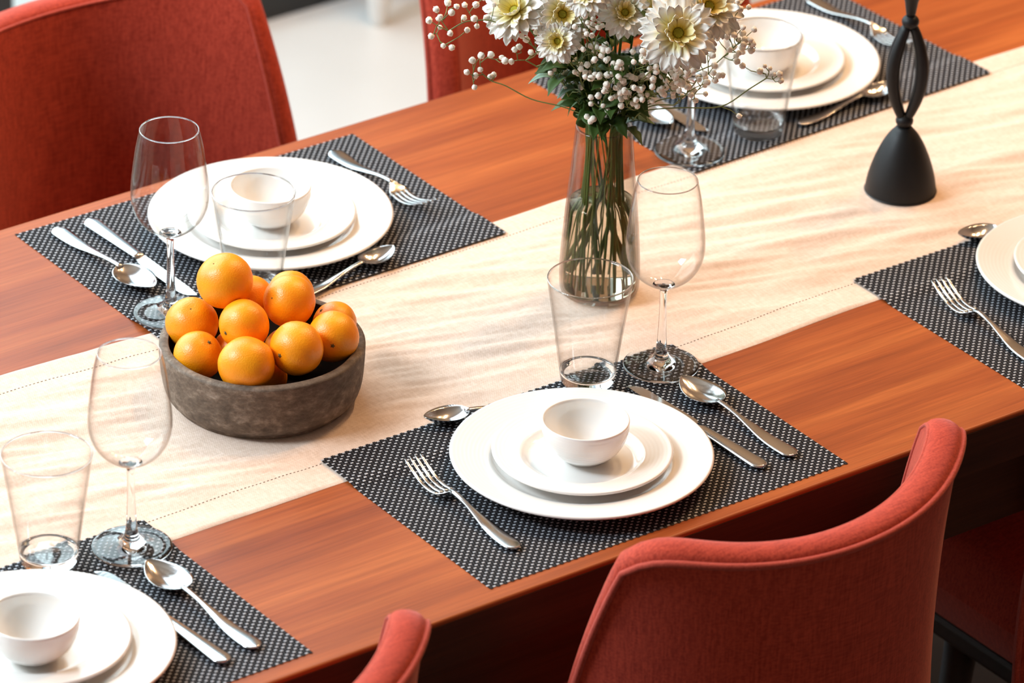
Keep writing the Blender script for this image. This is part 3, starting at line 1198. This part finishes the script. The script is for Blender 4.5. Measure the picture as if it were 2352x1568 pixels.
# ------------------------------------------------------------------ vase
VX, VY = 0.236, 0.288
vp = [(0.0385, 0.0006), (0.0420, 0.004), (0.0432, 0.014), (0.0434, 0.028), (0.0428, 0.045), (0.0408, 0.075), (0.0378, 0.110), (0.0345, 0.145), (0.0315, 0.180), (0.0300, 0.1985)]
vo_ = [(p.x, p.y) for p in spline([(a, b, 0) for a, b in vp], 4)]
vi_ = [(r - 0.0018, max(z, 0.006)) for r, z in vo_]


def facet(t, z):
    return 1 + 0.012 * abs(cos(6 * t)) - 0.006


va = thing('flower_vase', 'smoky grey glass vase filled with white flowers', 'vase', (VX, VY, TZ + RZ), 0.3)
part('wall', lathe([(0, 0.0006)] + vo_ + list(reversed(vi_)) + [(0, 0.006)], 96, facet), MAT['vase_glass'], va)
part('rim', torus(0.0292, 0.0009, 0.1986, 72, 8), MAT['vase_glass'], va)
wp = [(r - 0.0020, z) for r, z in vi_ if z <= 0.118]
part('water', lathe([(0, 0.0066)] + [(r, max(z, 0.0066)) for r, z in wp] + [(0, wp[-1][1] + 0.0002)], 64), MAT['water'], va)

# ------------------------------------------------------------------ flowers
RV = Vector((0.7992, -0.6011, 0))          # across the bouquet, left to right
TV = Vector((-0.6011, -0.7992, 0))         # towards the near corner of the room


def F(a, h, b):
    return Vector((VX, VY, TZ)) + RV * a + TV * b + Vector((0, 0, h))


def petal_mesh(L, W, curl, name):
    v, f = [], []
    ny, nx = 7, 4
    for j in range(ny + 1):
        s = j / ny
        w = W * (0.30 + 0.70 * sin(pi * min(1, 0.12 + s * 0.70)) ** 0.8) * (1.0 if s < 0.8 else sqrt(max(0.02, 1 - ((s - 0.8) / 0.205) ** 2)))
        for i in range(nx + 1):
            u = -1 + 2 * i / nx
            v.append((u * w / 2, s * L, curl * s * s * L - 0.18 * W * (1 - u * u) * (0.5 + s * 0.5) + 0.004 * L * sin(9 * u)))
    n = len(v)
    v += [(x, y, z - 0.00035) for x, y, z in v]
    for j in range(ny):
        for i in range(nx):
            a = j * (nx + 1) + i
            f.append([a, a + 1, a + nx + 2, a + nx + 1])
            f.append([n + a, n + a + nx + 1, n + a + nx + 2, n + a + 1])
    rim = [i for i in range(nx + 1)] + [(j) * (nx + 1) + nx for j in range(1, ny + 1)] + [ny * (nx + 1) + i for i in reversed(range(nx))] + [j * (nx + 1) for j in reversed(range(1, ny))]
    for a, b in zip(rim, rim[1:] + rim[:1]):
        f.append([a, n + a, n + b, b])
    return make_mesh(name, v, f, MAT['petal'])


PET = [petal_mesh(0.0275, 0.0090, -0.10, 'petal_outer'), petal_mesh(0.0225, 0.0078, 0.06, 'petal_mid'), petal_mesh(0.0150, 0.0058, 0.16, 'petal_inner')]
disc_v, disc_f = [], []
for k in range(46):
    r = 0.0058 * sqrt((k + 0.5) / 46)
    a = k * 2.39996
    c = Vector((r * cos(a), r * sin(a), 0.0022 * (1 - (r / 0.0062) ** 2)))
    b = len(disc_v)
    q = 0.0009
    disc_v += [c + Vector((q, 0, 0)), c + Vector((0, q, 0)), c + Vector((-q, 0, 0)), c + Vector((0, -q, 0)), c + Vector((0, 0, 0.0015))]
    disc_f += [[b, b + 1, b + 4], [b + 1, b + 2, b + 4], [b + 2, b + 3, b + 4], [b + 3, b, b + 4]]
b = len(disc_v)
lv, lf = lathe([(0, -0.002), (0.005, -0.0015), (0.0064, 0.0), (0.004, 0.0016), (0, 0.0022)], 16)
disc_v += lv
disc_f += [[i + b for i in q] for q in lf]
disc_me = make_mesh('disc', disc_v, disc_f, MAT['disc'])
cal_me = make_mesh('calyx', *lathe([(0, -0.009), (0.0030, -0.008), (0.0062, -0.0035), (0.0072, -0.001), (0, -0.0005)], 14), MAT['stem'])


def leaf_mesh(L, W, mat, lobed, name):
    """leaf blade with a midrib fold, lobed edge, thin but solid"""
    v, f = [], []
    n = 16
    for j in range(n + 1):
        s = j / n
        w = W * (sin(pi * (0.06 + 0.94 * s) ** 0.8) ** 0.8 if s < 1 else 0.0)
        if lobed:
            w *= 0.72 + 0.42 * abs(sin(s * pi * 3.2))
        w = max(w, 0.0006)
        z = 0.22 * L * sin(pi * s * 0.9) - 0.25 * L * s * s
        for (u, dz) in ((-1, 0.22), (-0.5, 0.09), (0, 0), (0.5, 0.09), (1, 0.22)):
            v.append((u * w / 2, s * L, z + dz * w * 0.8))
    m = len(v)
    v += [(x, y, z - 0.0003) for x, y, z in v]
    for j in range(n):
        for i in range(4):
            a = j * 5 + i
            f.append([a, a + 1, a + 6, a + 5])
            f.append([m + a, m + a + 5, m + a + 6, m + a + 1])
        for a, b in ((j * 5, j * 5 + 5), (j * 5 + 9, j * 5 + 4)):
            f.append([a, b, m + b, m + a])
    return make_mesh(name, v, f, mat)


LEAF = [leaf_mesh(0.046, 0.026, MAT['leaf'], True, 'leaf_lobed'), leaf_mesh(0.034, 0.017, MAT['leaf'], True, 'leaf_lobed_small'), leaf_mesh(0.040, 0.008, MAT['leaf'], False, 'leaf_narrow'), leaf_mesh(0.030, 0.013, MAT['pale_leaf'], False, 'leaf_pale')]


def aim(direction, spin=0.0, axis='Z'):
    q = direction.to_track_quat(axis, 'X' if axis == 'Y' else 'Y')
    return (q.to_matrix() @ Matrix.Rotation(spin, 3, axis)).to_euler()


rnd = random.Random(11)


def vase_foot(i, n):
    """where a stem stands on the vase floor and where it passes the rim"""
    a = 2 * pi * i / n + 0.4
    foot = Vector((VX + 0.031 * cos(a + 2.6), VY + 0.031 * sin(a + 2.6), TZ + 0.016))
    return foot


def stem_path(i, n, tip, lean=0.35):
    foot = vase_foot(i, n)
    rim_c = Vector((VX, VY, TZ + 0.200))
    d = Vector((tip.x - VX, tip.y - VY, 0))
    if d.length > 0.019:
        d = d.normalized() * 0.019
    mouth = rim_c + d
    mid = mouth.lerp(tip, 0.5) + Vector((0, 0, 0.012))
    return spline([foot, mouth, mid, tip], 7)


HEADS = [
    # a, h, b, facing (a, up, toward), size, label
    (-0.098, 0.343, 0.02, (-0.45, 0.70, 0.55), 1.22, 'white chrysanthemum at the left edge of the bouquet, petals drooping'),
    (-0.0480, 0.345, 0.03, (0.05, 0.35, 0.9), 1.05, 'white chrysanthemum second from the left in the bouquet'),
    (-0.0525, 0.322, 0.048, (-0.15, 0.45, 0.85), 0.80, 'small cream chrysanthemum below the left pair of white ones'),
    (0.0172, 0.353, 0.04, (0.1, 0.60, 0.78), 0.92, 'cream chrysanthemum in the upper middle of the bouquet'),
    (0.0725, 0.345, 0.07, (0.1, 0.55, 0.82), 1.36, 'largest cream chrysanthemum, facing forward at the right'),
    (0.0500, 0.346, 0.015, (0.0, 0.8, 0.6), 0.95, 'cream chrysanthemum half hidden behind the largest one'),
    (0.1049, 0.358, 0.03, (0.35, 0.65, 0.65), 1.28, 'cream chrysanthemum at the upper right edge of the bouquet'),
    (-0.0244, 0.378, 0.05, (0.0, 0.75, 0.6), 0.85, 'yellow tinted chrysanthemum cut by the top edge'),
    (-0.0817, 0.389, 0.0, (-0.4, 0.9, 0.2), 1.0, 'white chrysanthemum high on the left, above the frame'),
    (0.0089, 0.406, 0.02, (0.0, 0.95, 0.3), 1.0, 'white chrysanthemum at the very top of the bouquet'),
    (0.0687, 0.395, 0.0, (0.35, 0.9, 0.2), 1.0, 'white chrysanthemum high on the right, above the frame'),
    (-0.0409, 0.396, -0.03, (-0.2, 0.9, -0.2), 0.95, 'white chrysanthemum at the far back of the bouquet'),
]
for i, (a, h, b, (fa, fu, ft), sz, lab) in enumerate(HEADS):
    tip = F(a, h, b)
    face = (RV * fa + Vector((0, 0, fu)) + TV * ft).normalized()
    t = thing('chrysanthemum', lab, 'flower', vase_foot(i, 12), 0, 'chrysanthemums in the vase')
    org = t.location.copy()
    path = stem_path(i, 12, tip - face * 0.008)
    part('stem', tube([p - org for p in path], [0.0015] * 12 + [0.0015] * (len(path) - 12), 8), MAT['stem'], t)
    head = obj('flower_head', cal_me, t, loc=tip - org, rot=aim(face, rnd.random() * 6), scale=(sz, sz, sz))
    obj('disc', disc_me, head, loc=(0, 0, 0.001), scale=(0.62, 0.62, 0.8))
    for ring, (cnt, tilt, r0, z0) in enumerate(((19, 0.02, 0.0030, -0.0012), (19, 0.24, 0.0030, -0.0004), (17, 0.52, 0.0030, 0.0002), (14, 0.92, 0.0034, 0.0006))):
        for k in range(cnt):
            an = 2 * pi * (k + 0.5 * ring) / cnt + rnd.uniform(-0.09, 0.09)
            tl = tilt + rnd.uniform(-0.14, 0.14)
            s = rnd.uniform(0.86, 1.08)
            mtx = Matrix.Rotation(an, 4, 'Z') @ Matrix.Translation((0, r0, z0)) @ Matrix.Rotation(tl, 4, 'X') @ Matrix.Diagonal((s, s, s, 1))
            p = obj('petal', PET[(0, 0, 1, 2)[ring]], head)
            p.matrix_local = mtx
    # leaves up the stem
    for k in range(6):
        q = rnd.uniform(0.36, 0.80)
        pt = path[int(q * (len(path) - 1))]
        if pt.z < TZ + 0.195:
            pt = path[int(0.36 * (len(path) - 1))]
        az = rnd.uniform(0, 2 * pi)
        d = Vector((cos(az), sin(az), rnd.uniform(-0.3, 0.9))).normalized()
        d = (d + (pt - Vector((VX, VY, pt.z))).normalized() * 0.5 + TV * 0.4).normalized()
        lm = LEAF[rnd.choice((0, 0, 1, 1, 2))]
        o = obj('leaf', lm, t, loc=pt - org)
        o.rotation_euler = (d.to_track_quat('Y', 'Z').to_matrix() @ Matrix.Rotation(rnd.uniform(-0.7, 0.7), 3, 'Y')).to_euler()
        s = rnd.uniform(0.7, 1.05)
        o.scale = (s, s, s)

# ---- baby's breath
def blossom_mesh(seed, r):
    rr = random.Random(seed)
    v, f = lathe([(0, -1)] + [(cos(a), sin(a)) for a in [-pi / 2 + pi * k / 10 for k in range(1, 10)]] + [(0, 1)], 16)
    v = [Vector(p) * r * (1 + 0.30 * noise.noise(Vector(p) * 2.6 + Vector((seed * 7.3, 0, 0))) + rr.uniform(-0.07, 0.07)) for p in v]
    return make_mesh('blossom', v, f, MAT['blossom'])


BLO = [blossom_mesh(s, 0.0036) for s in range(5)]
BLO += [blossom_mesh(9, 0.0028), blossom_mesh(10, 0.0022)]


def sprig(idx, hub, blossoms, lab, mid=None, main=0.0007, big=True):
    """hub: list of points along the main stalk; blossoms: end points of the fine twigs"""
    t = thing('babys_breath_sprig', lab, 'flower', vase_foot(idx * 0.77, 12), 0, "baby's breath sprigs in the vase")
    org = t.location.copy()
    path = stem_path(idx * 0.77, 12, hub[0])
    if len(hub) > 1:
        path = path[:-1] + spline(hub, 5)
    v, f = tube([p - org for p in path], main, 6)
    nodes = [p for p in path if p.z > TZ + 0.21 and (p - hub[0]).length < 0.07] + list(hub)
    for p in blossoms:
        best = min(nodes, key=lambda q: (q - p).length + 0.9 * max(0, q.z - p.z + 0.012) + rnd.uniform(0, 0.006))
        m = best.lerp(p, 0.5) + Vector((rnd.uniform(-1, 1), rnd.uniform(-1, 1), rnd.uniform(-1, 0.4))) * 0.003
        tube([best - org, m - org, p - org], [0.0006, 0.0005, 0.0004], 5, True, v, f)
        nodes.append(m)
    part('stalk', (v, f), MAT['thin_stem'], t)
    for p in blossoms:
        o = obj('blossom', rnd.choice(BLO[:5] if big else BLO[2:]), t, loc=p - org)
        o.rotation_euler = (rnd.random() * 6, rnd.random() * 6, rnd.random() * 6)
        s = rnd.uniform(0.72, 1.05)
        o.scale = (s, s * rnd.uniform(0.85, 1.1), s)


def FB(pts, b, j=0.012):
    return [F(a, h, b + rnd.uniform(-j, j)) for a, h in pts]


sprig(1, [F(-0.075, 0.305, 0.03), F(-0.1167, 0.3334, 0.03), F(-0.1405, 0.3348, 0.03), F(-0.1523, 0.332, 0.03), F(-0.1667, 0.3221, 0.03)],
      FB([[-0.1799, 0.3509], [-0.1874, 0.3316], [-0.177, 0.3339], [-0.1849, 0.3175], [-0.1759, 0.3223], [-0.1649, 0.3231], [-0.172, 0.3093], [-0.1629, 0.308], [-0.1509, 0.3336], [-0.1401, 0.3389], [-0.1371, 0.3259], [-0.1471, 0.3216], [-0.1268, 0.3357], [-0.1757, 0.344], [-0.1681, 0.3502], [-0.1639, 0.3463], [-0.1586, 0.3525], [-0.1504, 0.3542], [-0.1386, 0.3575], [-0.13, 0.3592], [-0.1194, 0.351]], 0.03),
      "baby's breath sprig reaching furthest left in front of the far chair")
sprig(2, [F(-0.022, 0.228, 0.03), F(-0.0459, 0.2373, 0.03), F(-0.0783, 0.2452, 0.03), F(-0.1061, 0.2603, 0.03), F(-0.1200, 0.2650, 0.03), F(-0.1293, 0.2724, 0.03)],
      FB([[-0.1468, 0.2775], [-0.1411, 0.2893], [-0.1326, 0.2794], [-0.132, 0.2957], [-0.1328, 0.2911], [-0.1219, 0.2934], [-0.1104, 0.2922], [-0.1068, 0.2918], [-0.1383, 0.2609], [-0.1375, 0.2717], [-0.1219, 0.2685], [-0.1182, 0.2691]], 0.03, 0.008),
      "baby's breath sprig hanging low to the left over the table edge")
sprig(3, [F(-0.055, 0.27, 0.025), F(-0.085, 0.288, 0.025)],
      FB([[-0.1002, 0.2858], [-0.0968, 0.2986], [-0.0923, 0.3013], [-0.080, 0.305], [-0.072, 0.300], [-0.066, 0.309], [-0.085, 0.315], [-0.074, 0.318], [-0.060, 0.295], [-0.090, 0.322]], 0.03, 0.012),
      "baby's breath sprig just below the left white chrysanthemum")
sprig(4, [F(0.03, 0.226, 0.035), F(0.0413, 0.2394, 0.04), F(0.0779, 0.244, 0.04), F(0.1214, 0.2467, 0.04), F(0.1503, 0.2678, 0.04), F(0.1681, 0.281, 0.04)],
      FB([[0.141, 0.237], [0.1816, 0.2854], [0.1712, 0.2922], [0.1656, 0.2961], [0.1833, 0.2788], [0.176, 0.2873], [0.1608, 0.2899], [0.1423, 0.2955]], 0.04, 0.004),
      "long thin baby's breath sprig reaching right before the far tumbler", big=False)
sprig(5, [F(-0.008, 0.238, 0.045), F(-0.004, 0.255, 0.05)],
      FB([[-0.0191, 0.2337], [-0.0154, 0.2302], [-0.0127, 0.2338], [-0.0026, 0.2494], [0.0022, 0.2434], [0.0066, 0.2486], [-0.0156, 0.2572], [-0.0155, 0.2506], [0.010, 0.258], [-0.008, 0.262], [0.001, 0.268]], 0.048, 0.006),
      "baby's breath sprig lowest at the front above the vase rim")
CL = [
    (0.000, 0.292, 0.055, 0.026, 0.024, 26, "baby's breath sprig in the middle front of the bouquet"),
    (0.030, 0.300, 0.055, 0.024, 0.020, 24, "baby's breath sprig under the upper middle chrysanthemum"),
    (0.036, 0.268, 0.055, 0.026, 0.020, 28, "baby's breath sprig right of the middle, dense and warm white"),
    (0.068, 0.282, 0.045, 0.026, 0.018, 26, "baby's breath sprig under the largest chrysanthemum"),
    (0.098, 0.290, 0.045, 0.026, 0.026, 24, "baby's breath sprig right of the largest chrysanthemum"),
    (0.135, 0.322, 0.035, 0.026, 0.024, 24, "baby's breath sprig at the right edge before the far plate"),
    (0.128, 0.350, 0.020, 0.022, 0.016, 16, "baby's breath sprig at the upper right beside the chrysanthemum"),
    (0.085, 0.262, 0.035, 0.024, 0.016, 18, "baby's breath sprig low on the right before the wine glass stem"),
    (-0.030, 0.300, 0.045, 0.022, 0.026, 16, "baby's breath sprig between the left chrysanthemums and the middle"),
    (-0.028, 0.350, 0.050, 0.024, 0.014, 14, "baby's breath sprig high beside the second chrysanthemum"),
    (-0.046, 0.272, 0.030, 0.026, 0.020, 14, "baby's breath sprig left of the middle above the low hanging one"),
    (-0.014, 0.322, 0.052, 0.020, 0.018, 14, "baby's breath sprig high in the middle between the chrysanthemums"),
    (0.020, 0.276, 0.060, 0.024, 0.018, 16, "baby's breath sprig furthest forward above the vase mouth"),
    (0.045, 0.320, 0.055, 0.016, 0.016, 9, "baby's breath sprig between the two forward chrysanthemums"),
]
for i, (a, h, b, ra, rh_, n, lab) in enumerate(CL):
    pts = []
    for k in range(n):
        an, q = rnd.uniform(0, 2 * pi), sqrt(rnd.random())
        pts.append(F(a + ra * q * cos(an), h + rh_ * q * sin(an), b + rnd.uniform(-0.014, 0.014)))
    sprig(6 + i, [F(a * 0.85, h - rh_ * 1.3, b * 0.8), F(a, h - 0.25 * rh_, b)], pts, lab)

# ---- leafy greenery round the vase mouth
GREEN = [(-0.02, 0.29, 0.02), (0.02, 0.285, 0.03), (0.05, 0.275, 0.015), (0.0, 0.32, 0.0), (-0.03, 0.275, -0.01), (0.03, 0.335, 0.0)]
GL = ['leafy green stem at the front left of the vase mouth', 'leafy green stem at the front middle of the vase mouth', 'leafy green stem leaning right over the vase mouth', 'leafy green stem in the centre of the bouquet', 'leafy green stem leaning left behind the sprigs', 'leafy green stem reaching up behind the middle']
for i, (g, lab) in enumerate(zip(GREEN, GL)):
    tip = F(*g)
    t = thing('leafy_stem', lab, 'foliage', vase_foot(i * 1.5 + 0.7, 12), 0, 'leafy green stems in the vase')
    org = t.location.copy()
    path = stem_path(i * 1.5 + 0.7, 12, tip)
    part('stem', tube([p - org for p in path], [0.0014] * 12 + [0.0013] * (len(path) - 12), 8), MAT['stem'], t)
    ok = [p for p in path if p.z > TZ + 0.203]
    for k in range(28):
        pt = ok[int(rnd.random() * 0.999 * len(ok))]
        az = rnd.uniform(0, 2 * pi)
        d = Vector((cos(az), sin(az), rnd.uniform(-0.35, 0.9)))
        if pt.z < TZ + 0.235:
            d.z = abs(d.z) * 0.6 - 0.15
        d = (d.normalized() + TV * 0.35).normalized()
        o = obj('leaf', LEAF[rnd.choice((0, 1, 1, 2, 2))], t, loc=pt - org)
        o.rotation_euler = (d.to_track_quat('Y', 'Z').to_matrix() @ Matrix.Rotation(rnd.uniform(-0.8, 0.8), 3, 'Y')).to_euler()
        s = rnd.uniform(0.40, 0.72)
        o.scale = (s, s, s)
    if i == 4:
        for (a, h, b, d) in ((-0.052, 0.262, 0.02, (-1, 0.15, 0.2)), (-0.028, 0.255, 0.03, (-0.7, 0.2, 0.6))):
            o = obj('leaf', LEAF[3], t, loc=F(a, h, b) - org)
            dd = (RV * d[0] + Vector((0, 0, d[1])) + TV * d[2]).normalized()
            o.rotation_euler = dd.to_track_quat('Y', 'Z').to_euler()
